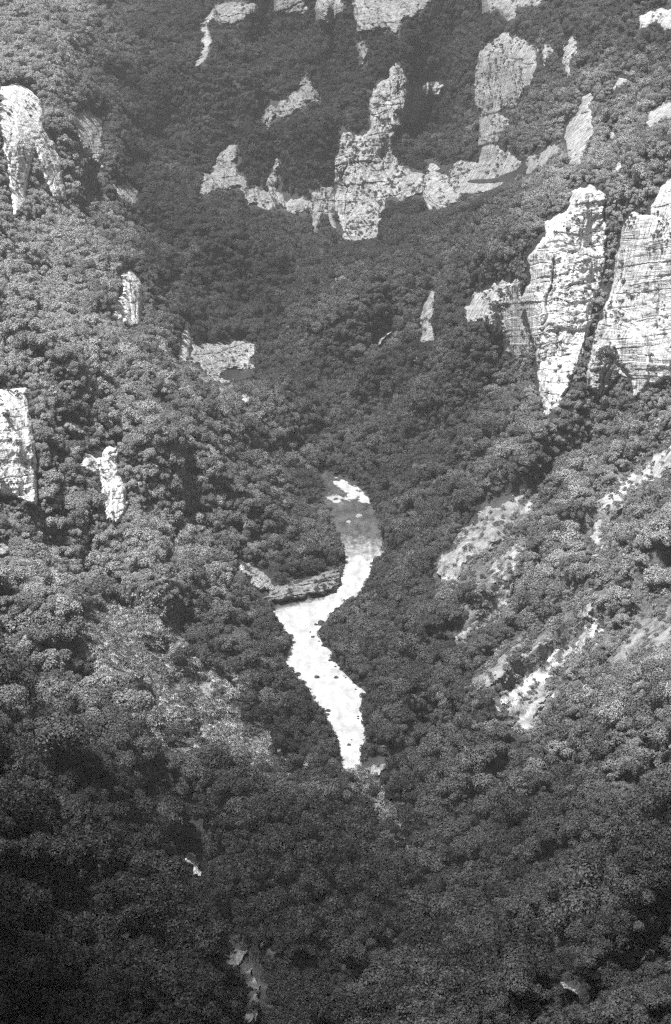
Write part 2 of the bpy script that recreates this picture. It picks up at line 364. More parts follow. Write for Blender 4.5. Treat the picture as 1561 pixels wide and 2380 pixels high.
# ------------------------------------------------------------------ materials (the photograph is black and white: all greys)
class NT:
    def __init__(s, name):
        s.m = bpy.data.materials.new(name); s.m.use_nodes = True
        s.t = s.m.node_tree; s.t.nodes.clear()
        s.out = s.n('ShaderNodeOutputMaterial')
    def n(s, k, **p):
        x = s.t.nodes.new(k)
        for a, b in p.items(): setattr(x, a, b)
        return x
    def l(s, a, b): s.t.links.new(a, b)
    def math(s, op, a, b=None, c=None, clamp=False):
        x = s.n('ShaderNodeMath', operation=op); x.use_clamp = clamp
        for i, q in enumerate((a, b, c)):
            if q is None: continue
            if isinstance(q, (int, float)): x.inputs[i].default_value = q
            else: s.l(q, x.inputs[i])
        return x.outputs[0]
    def mr(s, x, a, b, c, d, smooth=False):
        q = s.n('ShaderNodeMapRange'); q.clamp = True
        if smooth: q.interpolation_type = 'SMOOTHSTEP'
        s.l(x, q.inputs[0])
        for i, y in enumerate((a, b, c, d)): q.inputs[i + 1].default_value = y
        return q.outputs[0]
    def pos(s, scale=(1, 1, 1)):
        g = s.n('ShaderNodeNewGeometry')
        m = s.n('ShaderNodeMapping'); m.inputs['Scale'].default_value = scale
        s.l(g.outputs['Position'], m.inputs['Vector'])
        return m.outputs[0]
    def noise(s, vec, scale, detail=4, rough=0.55):
        x = s.n('ShaderNodeTexNoise'); x.inputs['Scale'].default_value = scale
        x.inputs['Detail'].default_value = detail; x.inputs['Roughness'].default_value = rough
        s.l(vec, x.inputs['Vector']); return x.outputs['Fac']
    def attr(s, name, kind='GEOMETRY'):
        x = s.n('ShaderNodeAttribute', attribute_name=name); x.attribute_type = kind
        return x.outputs['Fac']
    def bsdf(s, col, rough=0.9, spec=0.15, normal=None):
        p = s.n('ShaderNodeBsdfPrincipled')
        c = s.n('ShaderNodeCombineColor')
        for i in range(3): s.l(col, c.inputs[i])
        s.l(c.outputs[0], p.inputs['Base Color'])
        if isinstance(rough, float): p.inputs['Roughness'].default_value = rough
        else: s.l(rough, p.inputs['Roughness'])
        p.inputs['Specular IOR Level'].default_value = spec
        if normal is not None: s.l(normal, p.inputs['Normal'])
        s.l(p.outputs[0], s.out.inputs['Surface'])
        return p
    def bump(s, h, strength, dist):
        b = s.n('ShaderNodeBump'); b.inputs['Strength'].default_value = strength; b.inputs['Distance'].default_value = dist
        s.l(h, b.inputs['Height']); return b.outputs[0]

def mat_leaf():
    t = NT('foliage')
    tone = t.attr('tone', 'INSTANCER')
    g = t.n('ShaderNodeNewGeometry')
    r = t.mr(g.outputs['Random Per Island'], 0, 1, .55, 1.5)
    t.bsdf(t.math('MULTIPLY', tone, r), .65, .25)
    return t.m

def mat_bark():
    t = NT('bark')
    t.bsdf(t.mr(t.noise(t.pos((1, 1, .2)), 3), .3, .7, .05, .13), .95, .1)
    return t.m

def mat_ground():
    t = NT('forest_floor')
    p = t.pos()
    base = t.mr(t.noise(p, .35, 8, .65), .3, .7, .025, .06)
    pale = t.attr('pale')
    rub = t.mr(t.noise(p, 1.3, 6, .75), .38, .66, .1, .42)
    f = t.math('MULTIPLY', pale, t.mr(t.noise(p, .12, 5, .6), .35, .6, .25, 1.0), clamp=True)
    col = t.math('ADD', t.math('MULTIPLY', base, t.math('SUBTRACT', 1.0, f)), t.math('MULTIPLY', rub, f))
    t.bsdf(col, .95, .1, t.bump(t.noise(p, .9, 8, .7), .9, 1.2))
    return t.m

def mat_rock(name='limestone'):
    t = NT(name)
    g = t.n('ShaderNodeNewGeometry'); sx = t.n('ShaderNodeSeparateXYZ'); t.l(g.outputs['Position'], sx.inputs[0])
    zb = t.math('ADD', sx.outputs[2], t.math('ADD', t.math('MULTIPLY', sx.outputs[1], .25), t.math('MULTIPLY', sx.outputs[0], -.12)))
    cb = t.n('ShaderNodeCombineXYZ'); t.l(sx.outputs[0], cb.inputs[0]); t.l(sx.outputs[1], cb.inputs[1]); t.l(zb, cb.inputs[2])
    def bedpos(scale):
        m = t.n('ShaderNodeMapping'); m.inputs['Scale'].default_value = scale; t.l(cb.outputs[0], m.inputs['Vector']); return m.outputs[0]
    tone = t.attr('tone', 'INSTANCER')
    big = t.mr(t.noise(bedpos((1, 1, 1)), .09, 5, .6), .3, .7, .72, 1.18)
    grain = t.mr(t.noise(bedpos((1, 1, 1)), 1.1, 6, .75), .25, .75, .6, 1.3)
    # bedding joints: thin dark lines, nearly level
    bedn = t.noise(bedpos((.05, .05, .55)), 1.0, 5, .6)
    bed = t.mr(t.math('ABSOLUTE', t.math('SUBTRACT', t.math('FRACT', t.math('MULTIPLY', bedn, 9.0)), .5)), .0, .07, .5, 1.0)
    gate = t.mr(t.noise(bedpos((.12, .12, .5)), 1.0, 3, .5), .5, .6, 0, 1)
    bed = t.math('ADD', t.math('MULTIPLY', bed, gate), t.math('SUBTRACT', 1.0, gate))
    # water streaks and dark lichen
    streak = t.mr(t.noise(bedpos((.42, .42, .035)), 1.0, 6, .65), .36, .56, .5, 1.08)
    lich = t.mr(t.noise(bedpos((1, 1, .7)), .5, 7, .7), .36, .46, .3, 1.0)
    jn = t.noise(bedpos((.5, .5, .05)), 1.0, 4, .6)
    joint = t.mr(t.math('ABSOLUTE', t.math('SUBTRACT', t.math('FRACT', t.math('MULTIPLY', jn, 6.0)), .5)), .0, .06, .66, 1.0)
    g2 = t.mr(t.noise(bedpos((.2, .2, .12)), 1.0, 3, .5), .5, .6, 0, 1)
    joint = t.math('ADD', t.math('MULTIPLY', joint, g2), t.math('SUBTRACT', 1.0, g2))
    c = tone
    for q in (big, grain, bed, streak, lich, joint): c = t.math('MULTIPLY', c, q)
    h = t.math('ADD', t.noise(bedpos((1, 1, 1)), 1.0, 8, .7), t.math('MULTIPLY', bedn, .8))
    t.bsdf(t.math('MINIMUM', c, .85), .95, .12, t.bump(h, .8, .8))
    return t.m

def mat_scree():
    t = NT('scree')
    tone = t.attr('tone', 'INSTANCER')
    p = t.pos()
    c = t.math('MULTIPLY', tone, t.mr(t.noise(p, 2.2, 8, .8), .3, .7, .45, 1.5))
    c = t.math('MULTIPLY', c, t.mr(t.noise(p, .16, 5, .65), .36, .6, .45, 1.2))
    t.bsdf(c, .95, .1, t.bump(t.noise(p, 1.6, 8, .8), .8, .6))
    return t.m

def mat_boulder():
    t = NT('boulder_stone')
    tone = t.attr('tone', 'INSTANCER')
    c = t.math('MULTIPLY', tone, t.mr(t.noise(t.pos(), 1.5, 6, .7), .3, .7, .6, 1.4))
    t.bsdf(c, .8, .3, t.bump(t.noise(t.pos(), 2, 6, .7), .6, .3))
    return t.m

def mat_water():
    t = NT('river_water')
    foam_glare = t.attr('foam_glare')
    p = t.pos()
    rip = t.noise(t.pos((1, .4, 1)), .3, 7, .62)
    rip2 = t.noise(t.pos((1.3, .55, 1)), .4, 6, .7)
    f = t.math('ADD', foam_glare, t.math('MULTIPLY', t.math('SUBTRACT', rip2, .47), 1.0))
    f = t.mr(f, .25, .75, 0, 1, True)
    white = t.mr(rip, .3, .6, .22, .38)  # white of real foam and of the painted sky reflection
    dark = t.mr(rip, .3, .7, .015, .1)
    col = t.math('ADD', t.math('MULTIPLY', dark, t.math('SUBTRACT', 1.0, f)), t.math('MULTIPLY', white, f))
    t.bsdf(col, t.mr(f, 0, 1, .12, .55), .5, t.bump(t.math('ADD', rip, rip2), .35, .5))
    return t.m

M_LEAF, M_BARK, M_GROUND, M_ROCK, M_SCREE, M_BOULDER, M_WATER = mat_leaf(), mat_bark(), mat_ground(), mat_rock(), mat_scree(), mat_boulder(), mat_water()

# ------------------------------------------------------------------ setting: terrain and river
TV = at(GU, GV, GY)
me = mesh_from('terrain', TV.reshape(-1, 3), grid_faces(*GU.shape), M_GROUND, True)
pale = np.maximum(sm(25, -35, sdf(KNOLL, GU, GV) + 25 * fbm(GU / 60, GV / 60, 0, 31, 3)) * .9, sm(30, -30, sdf(LOWKNOLL, GU, GV) + 25 * fbm(GU / 50, GV / 50, 0, 33, 3)) * .45)
pale = np.maximum(pale, sm(15, -40, sdf(GRASS, GU, GV) + 25 * fbm(GU / 50, GV / 50, 0, 43, 3)) * .6)
pale = np.maximum(pale, .35 * sm(.1, .7, fbm(GU / 110, GV / 70, 0, 41, 3)) * sm(1000, 1350, GU) * sm(900, 1150, GV) * sm(1750, 1550, GV))
at_ = me.attributes.new('pale', 'FLOAT', 'POINT'); at_.data.foreach_set('value', pale.ravel().astype(np.float32))
terrain = tag(link('terrain', me), 'steep wooded slopes of the gorge', kind='structure')

ru = np.arange(600, 930, 3.0); rv = np.arange(1080, 1800, 3.0)
RU, RV = np.meshgrid(ru, rv)
rsd = sdf(RIVER, RU, RV)
foam_glare = np.where(RV > 1300, 1.0, 0.0)
foam_glare = sm(1245, 1330, RV + (RU - 840) * -.1 + 14 * fbm(RU / 22, RV / 16, 0, 123, 3))  # lower reach: sky reflection painted as white water; rapids and riffles are foam
foam_glare = np.maximum(foam_glare, sm(1190, 1290, RV) * .5)
foam_glare = foam_glare * (1 - sm(20, -22, (RV - 1420) + (RU - 640) * .24) * sm(800, 745, RU) * (RV > 1340))       # calm pool under the ledges, kept clear of the painted glare
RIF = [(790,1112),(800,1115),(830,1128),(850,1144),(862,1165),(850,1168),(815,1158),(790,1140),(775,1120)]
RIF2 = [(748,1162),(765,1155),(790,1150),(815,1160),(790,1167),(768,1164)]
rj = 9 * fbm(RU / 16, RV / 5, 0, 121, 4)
foam_glare = np.maximum(foam_glare, sm(6, -8, sdf(RIF, RU, RV) + rj) * .95)
foam_glare = np.maximum(foam_glare, sm(5, -6, sdf(RIF2, RU, RV) + rj) * .8)
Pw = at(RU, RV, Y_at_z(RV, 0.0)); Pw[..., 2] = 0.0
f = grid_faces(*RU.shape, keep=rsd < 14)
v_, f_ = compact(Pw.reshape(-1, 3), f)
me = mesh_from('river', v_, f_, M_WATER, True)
a = me.attributes.new('foam_glare', 'FLOAT', 'POINT'); a.data.foreach_set('value', foam_glare.ravel()[np.unique(f)].astype(np.float32))
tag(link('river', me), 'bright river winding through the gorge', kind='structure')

# ------------------------------------------------------------------ cliffs and scree
CLIFF_P = []           # surface points for ledge bushes
def make_cliff(label, poly, opt):
    pu = [p[0] for p in poly]; pv = [p[1] for p in poly]
    st = 1.7 if len(poly) and (max(pu) - min(pu)) * (max(pv) - min(pv)) > 4000 else 1.2
    us = np.arange(min(pu) - 12, max(pu) + 12.1, st); vs = np.arange(min(pv) - 12, max(pv) + 12.1, st)
    u, v = np.meshgrid(us, vs)
    thin = opt.get('thin', 0)
    rag = opt.get('rag', 3)
    sd = sdf(poly, u, v) - (5 if max(pu) < 345 and not thin else 0) + rag * fbm(u / 16, v / 22, 0, 51, 4)
    Y = depth(u, v)
    P = at(u, v, Y)
    x, z = P[..., 0] + 0.15 * P[..., 1], P[..., 2] + 0.25 * P[..., 1] - 0.12 * P[..., 0]        # beds dip away from the viewer
    ins = -sd
    w = 7.0 if thin else 13.0
    off = -3.0 + (8.0 if thin else 7.5) * sm(-4, w, ins) + (0 if thin else 3.0) * sm(8, 60, ins)
    col, bed = opt.get('col', 1.), opt.get('bed', 1.)
    wz = z + (.35 if opt.get('fine') else 1.6) * fbm(x / 9, z / 9, 0, 61, 3)
    wx = x + 2.0 * fbm(x / 8, z / 8, 3, 63, 3)
    rel = col * (2.2 * fbm(wx / 6.5, z / 45, 0, 65, 4) - 1.4 * sm(.25, .02, np.abs(fbm(wx / 7, z / 60, 9, 67, 2))))
    for T, a_ in ((3.1, .9), (1.7, 1.0), (.9, .6)) if opt.get('fine') else ((5.2, 1.0), (2.3, .55), (1.1, .25)):
        q = np.floor(wz / T); fr = wz / T - q
        rel = rel + bed * a_ * ((hash1(q, np.zeros_like(q), 71) - .5) * 1.2 - .9 * sm(.16, .0, fr) * (1 if opt.get('nogate') else sm(-.05, .35, vnoise(wx / 9 + q * 3.7, q * 1.3, 0, 79))))
        qx = np.floor(wx / (T * 1.25) + hash1(q, q, 73) * 7)
        rel = rel + .7 * a_ * (hash1(q, qx, 75) - .5)
    rel = rel + (1.3 if opt.get('fine') else .5) * fbm(x / (4 if opt.get('fine') else 1.6), z / 1.6, 0, 77, 3)
    off = off + rel * sm(-2, 12, ins) * (1.0 if thin and poly[0][1] > 1900 else .5 if thin else 1.0)
    h = opt.get('hollow')
    if h:
        off = off - h[4] * np.exp(-(np.maximum(0, ((u - h[0]) / h[2]) ** 2 + ((v - h[1]) / h[3]) ** 2 + .55 * fbm(u / 13, v / 9, 0, 131, 3))) ** 2)
    P = at(u, v, Y - off)
    keep = sd < 9
    f = grid_faces(*u.shape, keep=keep)
    vv, ff = compact(P.reshape(-1, 3), f)
    c = vv.mean(0); c[2] = vv[:, 2].min()
    o = link('rock_cliff', mesh_from('rock_cliff', vv - c, ff, M_ROCK))
    o.location = c
    o['tone'] = float(opt['tone']) * (.8 if opt['tone'] < .4 and min(pv) < 620 else .85)  # upper grey cliffs toned down in colour in place of cloud shade
    tag(o, label, 'cliff' if not thin else 'rock outcrop', 'rock cliffs and outcrops of the gorge walls')
    if thin: o.name = 'rock_outcrop'
    good = (ins > 4)
    if h: good &= off > -1
    idx = np.argwhere(good)
    veg = opt.get('veg', 1.0)
    if len(idx):
        area = len(idx) * st * st
        k = int(area / 110 * veg)
        pick = idx[RNG.integers(0, len(idx), max(k, 1))]
        for i, j in pick:
            if fbm(u[i, j] / 24, v[i, j] / 36, 0, 91, 2) > .42 - .14 * veg:
                CLIFF_P.append(P[i, j])
    return o

for _, label, poly, opt in CLIFFS:
    make_cliff(label, poly, opt)

def make_scree(label, poly, tone):
    pu = [p[0] for p in poly]; pv = [p[1] for p in poly]
    st = 1.8
    us = np.arange(min(pu) - 14, max(pu) + 14.1, st); vs = np.arange(min(pv) - 14, max(pv) + 14.1, st)
    u, v = np.meshgrid(us, vs)
    sd = sdf(poly, u, v) - 8 + 9 * fbm(u / 14, v / 14, 0, 81, 4)
    Y = depth(u, v); P = at(u, v, Y)
    off = -1.2 + 2.6 * sm(-4, 8, -sd) + .55 * fbm(P[..., 0] / 2.2, P[..., 1] / 2.2, P[..., 2] / 2.2, 83, 4) + .9 * fbm(P[..., 0] / 9, P[..., 1] / 9, P[..., 2] / 9, 85, 2)
    P = at(u, v, Y - off)
    f = grid_faces(*u.shape, keep=sd < 8)
    vv, ff = compact(P.reshape(-1, 3), f)
    c = vv.mean(0); c[2] = vv[:, 2].min()
    o = link('scree_slope', mesh_from('scree_slope', vv - c, ff, M_SCREE)); o.location = c
    o['tone'] = tone * .62
    tag(o, label, 'scree', 'bare scree streaks on the slopes')
for a_ in SCREES: make_scree(*a_)

# ------------------------------------------------------------------ boulders
def boulder_mesh(seed):
    import bmesh
    bm = bmesh.new(); bmesh.ops.create_icosphere(bm, subdivisions=3, radius=1.0)
    co = np.array([v.co for v in bm.verts])
    r = 1 + .28 * fbm(co[:, 0] * 1.3 + seed * 9, co[:, 1] * 1.3, co[:, 2] * 1.3, 5 + seed, 4)
    for k in range(5):
        d = np.random.default_rng(seed * 10 + k).normal(size=3); d /= np.linalg.norm(d)
        s = co @ d; r = np.where(s * r > .72, .72 / np.maximum(s, .3), r)
    co = co * r[:, None]
    for v, q in zip(bm.verts, co): v.co = q
    me = bpy.data.meshes.new('boulder'); bm.to_mesh(me); bm.free(); me.materials.append(M_BOULDER); return me
BM = [boulder_mesh(i) for i in range(4)]
LB = 'dark boulders in and along the river'
BOULD = [(737,1573,12,'larger lone dark boulder in the middle of the white river'),(782,1574,10,'smaller lone dark boulder in midstream, nearer the right bank'),
 (827,1601,5,'tiny dark stone in the white water under the right bank bulge'),
 (852,1629,17,'big round dark boulder on the right bank below the bulge'),(845,1651,16,'round dark boulder just below the biggest right bank boulder'),
 (748,1450,17,'wide dark boulder at the tip of the wooded point'),(735,1451,8,'small dark boulder just off the tip of the wooded point'),
 (728,1479,8,'flat dark stone in the water below the wooded point'),
 (795,1320,13,'dark boulder at the top of the left bank ledges'),(790,1338,14,'dark boulder between two others on the left bank ledges'),(788,1359,14,'dark boulder at the lower end of the left bank ledges'),
 (866,1309,11,'dark flat boulder at the head of the white water, right bank'),
 (836,1200,19,'pale rimmed boulder in the dark calm water upstream'),(812,1213,11,'small pale stone left of the pale rimmed boulder'),
 (775,1229,10,'pale stone on the left bank below the calm water'),(763,1651,11,'upper flat dark stone jutting from the left bank'),(760,1660,12,'lower flat dark stone jutting from the left bank'),
 (812,1730,9,'dark stone in the white water near the river end'),
 (848,1661,11,None),(833,1664,5,None),(833,1669,5,None),(849,1686,9,None),(852,1694,9,None),(850,1703,8,None),(846,1718,5,None),(818,1718,4,None),(840,1731,6,None),(858,1622,10,None),(856,1640,9,None),
 (680,1567,8,None),(686,1579,10,None),(690,1588,8,None),(676,1476,8,None),(668,1545,6,None),(673,1498,6,None),(708,1600,6,None),(744,1642,8,None),
 (768,1534,9,None),(775,1527,6,None),(780,1548,6,None),(797,1556,9,None),(800,1570,4,None),(804,1574,5,None),(742,1489,5,None),(750,1500,6,None),(722,1468,5,None),
 (797,1290,10,None),(798,1277,9,None),(790,1262,8,None),(862,1317,6,None),(872,1300,9,None),(858,1344,6,None),(816,1399,7,None),(806,1403,6,None),(779,1238,9,None)]
def bank_label(u, v):
    if u > 700 and v > 1600 and u > 800: return 'small dark stone in the line along the lower right bank', 'stones along the lower right bank'
    if v > 1460 and u < 750 and not (735 < u < 756 and v < 1510): return 'small dark stone in the line along the lower left bank', 'stones along the lower left bank'
    if v > 1420: return 'small dark stone scattered in the shallows off the wooded point', 'stones in the shallows off the wooded point'
    if u > 800: return 'small dark stone on the right bank of the upper white reach', 'stones on the right bank of the upper reach'
    return 'small dark stone on the left bank beside the rapids', 'stones on the left bank beside the rapids'
for i, (u, v, s, lab) in enumerate(BOULD):
    p = at(u, v, Y_at_z(v, .25))
    r = s * .5 * np.linalg.norm(p - CAM) / FPX * (1.12 if i != 12 else .9)
    o = link('boulder', BM[i % 4])
    o.location = (p[0], p[1], .15 * r); o.scale = (r, r * 1.1, r * (.85 if s > 12 else .62)); o.rotation_euler = (0, 0, i * 1.7)
    pl = lab and lab.startswith(('pale', 'small pale'))
    o['tone'] = .2 if pl else .03
    if lab: tag(o, lab, 'boulder', 'boulders of the river')
    else:
        l_, g_ = bank_label(u, v); tag(o, l_, 'boulder', g_)

# ------------------------------------------------------------------ trees
def crown_mesh(name, seed, R, H, nleaf, leaf, squat=1.0):
    r = np.random.default_rng(seed)
    nl = r.integers(7, 12)
    cz = H - R * .78 * squat
    C = [np.array([0, 0, cz + .15 * R])]; S = [R * .52]
    for k in range(nl):
        a = 2 * math.pi * (k + r.uniform(-.3, .3)) / nl * 1.0 + (k % 2) * .4
        d = R * r.uniform(.35, .85)
        C.append(np.array([math.cos(a) * d, math.sin(a) * d, cz + R * r.uniform(-.5, .5) * squat])); S.append(R * r.uniform(.2, .46))
    C = np.array(C); S = np.array(S)
    pr = S ** 2 / (S ** 2).sum()
    k = r.choice(len(S), nleaf, p=pr)
    d = r.normal(size=(nleaf, 3)); d[:, 2] += .25; d /= np.linalg.norm(d, axis=1)[:, None]
    rad = S[k] * (r.uniform(0, 1, nleaf) ** .35 * .45 + .6) * (1 + .18 * vnoise(d[:, 0] * 3 + k, d[:, 1] * 3, d[:, 2] * 3, seed))
    P = C[k] + d * rad[:, None] * np.array([1, 1, .85 * squat])
    nrm = d * 1.0 + r.normal(size=(nleaf, 3)) * .45 + np.array([0, 0, .15]); nrm /= np.linalg.norm(nrm, axis=1)[:, None]
    t = np.cross(nrm, r.normal(size=(nleaf, 3))); t /= np.linalg.norm(t, axis=1)[:, None]
    b = np.cross(nrm, t)
    s = leaf * r.uniform(.6, 1.35, nleaf)[:, None]
    q = np.stack([P - t * s * .9, P - b * s * .55 + nrm * s * .15, P + t * s * .9, P + b * s * .55 - nrm * s * .1], 1).reshape(-1, 3)
    f = np.arange(nleaf * 4).reshape(-1, 4)
    return mesh_from(name, q, f, M_LEAF)

def trunk_mesh(seed, R, H):
    r = np.random.default_rng(seed)
    V, F = [], []
    def limb(p0, p1, r0, r1, ns=6, segs=4):
        base = len(V); p0 = np.array(p0, float); p1 = np.array(p1, float)
        bend = r.normal(size=3) * np.linalg.norm(p1 - p0) * .06
        for i in range(segs + 1):
            t = i / segs; c = p0 + (p1 - p0) * t + bend * math.sin(math.pi * t); rr = r0 + (r1 - r0) * t
            if i == 0 and r0 > .2: rr *= 1.35
            for j in range(ns):
                a = 2 * math.pi * j / ns; V.append(c + np.array([math.cos(a) * rr, math.sin(a) * rr, 0]))
        for i in range(segs):
            for j in range(ns):
                F.append((base + i * ns + j, base + i * ns + (j + 1) % ns, base + (i + 1) * ns + (j + 1) % ns, base + (i + 1) * ns + j))
    top = np.array([r.normal() * .3, r.normal() * .3, H * .55])
    limb((0, 0, -1.0), top, .28, .17); limb(top, top + np.array([0, 0, H * .35]), .17, .04)
    for k in range(5):
        a = k * 1.26 + r.uniform(-.3, .3)
        s = top * r.uniform(.75, 1.0)
        limb(s, s + np.array([math.cos(a) * R * .6, math.sin(a) * R * .6, H * r.uniform(.12, .28)]), .1, .03, 5, 3)
    return mesh_from('trunk', np.array(V), np.array(F), M_BARK, True)

NEAR = [(crown_mesh('crown', 100 + i, R, H, nl, .235, sq), trunk_mesh(200 + i, R, H), R, H) for i, (R, H, nl, sq) in enumerate(
    [(4.3, 9.5, 5200, 1.0), (3.6, 9.0, 4000, 1.15), (4.8, 9.0, 5800, .8), (3.9, 8.2, 4400, .95), (3.2, 9.8, 3800, 1.35), (4.4, 8.8, 5000, .9)])]
MID = [(crown_mesh('crown', 150 + i, R, H, nl, .285, sq), trunk_mesh(250 + i, R, H), R, H) for i, (R, H, nl, sq) in enumerate(
    [(4.2, 9.2, 3000, 1.0), (3.6, 8.6, 2500, 1.15), (4.7, 8.8, 3300, .8), (3.8, 8.0, 2500, .95), (3.3, 9.4, 2500, 1.3)])]
SHRUB = [crown_mesh('foliage', 180 + i, 1.3, 1.9, 190, .24, .8) for i in range(3)]

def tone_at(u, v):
    """Foliage tone by place: valley shade and pale hazy sides painted into the leaf colour."""
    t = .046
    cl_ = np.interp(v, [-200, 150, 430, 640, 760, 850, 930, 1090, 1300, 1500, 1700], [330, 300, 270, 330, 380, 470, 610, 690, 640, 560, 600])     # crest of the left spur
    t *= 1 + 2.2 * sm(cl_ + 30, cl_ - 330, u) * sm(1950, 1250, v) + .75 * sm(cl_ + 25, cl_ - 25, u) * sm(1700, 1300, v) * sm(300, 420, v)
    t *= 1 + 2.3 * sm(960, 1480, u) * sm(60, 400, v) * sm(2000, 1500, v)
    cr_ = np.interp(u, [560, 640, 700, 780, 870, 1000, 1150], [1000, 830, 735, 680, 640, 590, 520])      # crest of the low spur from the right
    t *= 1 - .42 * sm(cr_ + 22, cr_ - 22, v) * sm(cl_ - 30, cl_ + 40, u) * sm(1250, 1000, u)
    t *= 1 - .45 * np.exp(-(((u - 880) / 270) ** 2 + ((v - 130) / 280) ** 2))  # shade at the top centre painted as darker foliage
    t *= 1 - (.82 - .42 * sm(650, 1300, u)) * sm(1620, 2100, v)  # foreground shade painted as darker foliage
    t *= 1 + .55 * sm(420, 60, u) * sm(1000, 500, v) + .35 * sm(1150, 1500, u) * sm(900, 500, v)  # hazy brightness of the side slopes painted as paler foliage
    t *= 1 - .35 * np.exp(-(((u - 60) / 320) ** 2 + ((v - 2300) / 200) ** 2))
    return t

# masks of the bare places, on the terrain grid
bare = np.full(GU.shape, 1e3)
for _, _, poly, opt in CLIFFS:
    bare = np.minimum(bare, sdf(poly, GU, GV) + (-4 if max(p[0] for p in poly) < 345 and not opt.get('thin') else 2 if not opt.get('thin') else -13 if poly[0][1] > 1900 else 0))
scree_sd = np.full(GU.shape, 1e3)
for _, poly, _t in SCREES:
    scree_sd = np.minimum(scree_sd, sdf(poly, GU, GV))
knoll_sd = np.minimum(sdf(KNOLL, GU, GV), sdf(LOWKNOLL, GU, GV) + 15)
def look(grid, u, v):
    fu = np.clip((u - U0) / STEP, 0, len(gu) - 1.001); fv = np.clip((v - V0) / STEP, 0, len(gv) - 1.001)
    i, j = fu.astype(int), fv.astype(int); a, b = fu - i, fv - j
    return grid[j, i] * (1 - a) * (1 - b) + grid[j, i + 1] * a * (1 - b) + grid[j + 1, i] * (1 - a) * b + grid[j + 1, i + 1] * a * b

# candidate points, evenly over the real surface
e1 = TV[:-1, 1:] - TV[:-1, :-1]; e2 = TV[1:, :-1] - TV[:-1, :-1]
area = np.linalg.norm(np.cross(e1, e2), axis=-1)
ok = (GV[:-1, :-1] > -130) & (GU[:-1, :-1] > -220) & (GU[:-1, :-1] < 1840)
area = np.where(ok, np.minimum(area, 60.0), 0)
pr = (area / area.sum()).ravel()
NC = int(area.sum() / 1.7)
cell = RNG.choice(len(pr), NC, p=pr)
cj, ci = np.divmod(cell, area.shape[1])
cu = gu[ci] + RNG.uniform(0, STEP, NC); cv = gv[cj] + RNG.uniform(0, STEP, NC)
cY = depth(cu, cv); cP = at(cu, cv, cY)
scl = np.clip(.98 + .4 * RNG.normal(size=NC) + .2 * fbm(cP[:, 0] / 35, cP[:, 1] / 35, 0, 95, 2), .42, 1.8)
near_w = 1 - sm(640, 860, np.linalg.norm(cP - CAM, axis=1))
scl *= 1 + .16 * near_w
scl *= 1 - .37 * sm(690, 1000, np.linalg.norm(cP - CAM, axis=1))
kn = look(knoll_sd, cu, cv)
small = kn < 8 + 20 * RNG.normal(size=NC)
sc_sd = look(scree_sd, cu, cv)
def blocked(P, top, marg):
    """Does a crown this tall stand before bare rock or water?"""
    bad = np.zeros(len(P), bool)
    for k in (.15, .45, .75, 1.0):
        Q = P.copy(); Q[:, 2] += top * k
        u, v = project(Q)
        m = marg * (.7 if k > .9 else 1.0)
        bad |= (look(bare, u, v) < m) | (look(near_river_sd, u, v) < m) | (look(scree_sd, u, v) < m + 15)
    return bad
pxm = FPX / np.linalg.norm(cP - CAM, axis=1)
kn_sd = sdf(KNOLL, GU, GV)
def before_knoll(P, top):
    Q = P.copy(); Q[:, 2] += top
    return look(kn_sd, *project(Q)) < -2
grass_sd = sdf(GRASS, GU, GV)
thin_woods = sm(10, -40, look(grass_sd, cu, cv)) * sm(-.15, .3, fbm(cu / 75, cv / 60, 0, 141, 3))
open_ground = (before_knoll(cP, 5.5 * scl) & (RNG.random(NC) < .975)) | (RNG.random(NC) < thin_woods * .985)
bad = blocked(cP, 8.0 * scl, (2.9 * scl * pxm) * .95 + 4 * RNG.normal(size=NC))
smallbad = blocked(cP, 4.5 * scl * .55, (1.8 * scl * pxm) * .6 + 3 * RNG.normal(size=NC))
hidden = depth(*project(cP)) < cY - 25
H = {}
trees, mini = [], []
G = 4.0
for i in range(NC):
    p = cP[i]
    s = scl[i]
    if open_ground[i]: continue
    if small[i]:
        if RNG.random() < .994: continue
        s *= .6
    if bad[i]:
        if smallbad[i] or RNG.random() < .5: continue
        s = s * .5
    rad = (2.9 + 1.35 * near_w[i]) * s + .4
    key = (int(p[0] // G), int(p[1] // G), int(p[2] // G)); hit = False
    for a in (-1, 0, 1):
        for b in (-1, 0, 1):
            for c in (-1, 0, 1):
                for q, rq in H.get((key[0] + a, key[1] + b, key[2] + c), ()):
                    if (q[0]-p[0])**2 + (q[1]-p[1])**2 + (q[2]-p[2])**2 < (.5 * (rad + rq)) ** 2: hit = True; break
                if hit: break
            if hit: break
        if hit: break
    if hit: continue
    H.setdefault(key, []).append((p, rad))
    trees.append((i, s))
ti = np.array([t[0] for t in trees]); ts = np.array([t[1] for t in trees])
tP = cP[ti]; tu, tv = cu[ti], cv[ti]
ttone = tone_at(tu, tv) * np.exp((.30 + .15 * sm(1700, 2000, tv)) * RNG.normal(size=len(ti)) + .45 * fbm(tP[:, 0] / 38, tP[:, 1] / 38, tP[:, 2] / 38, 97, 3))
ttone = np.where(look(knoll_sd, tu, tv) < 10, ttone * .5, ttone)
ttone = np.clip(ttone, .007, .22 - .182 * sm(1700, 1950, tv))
dist = np.linalg.norm(tP - CAM, axis=1)
Q = tP.copy(); Q[:, 2] += 5 * ts
qu, qv = project(Q)
inframe = (qu > 15) & (qu < 1546) & (qv > 20) & (qv < 2352)
size = np.where(inframe, ts * 4.2 / dist, 0)
order = np.argsort(-size)[:300]
is_one = np.zeros(len(ti), bool); is_one[order] = True
print('trees', len(ti))

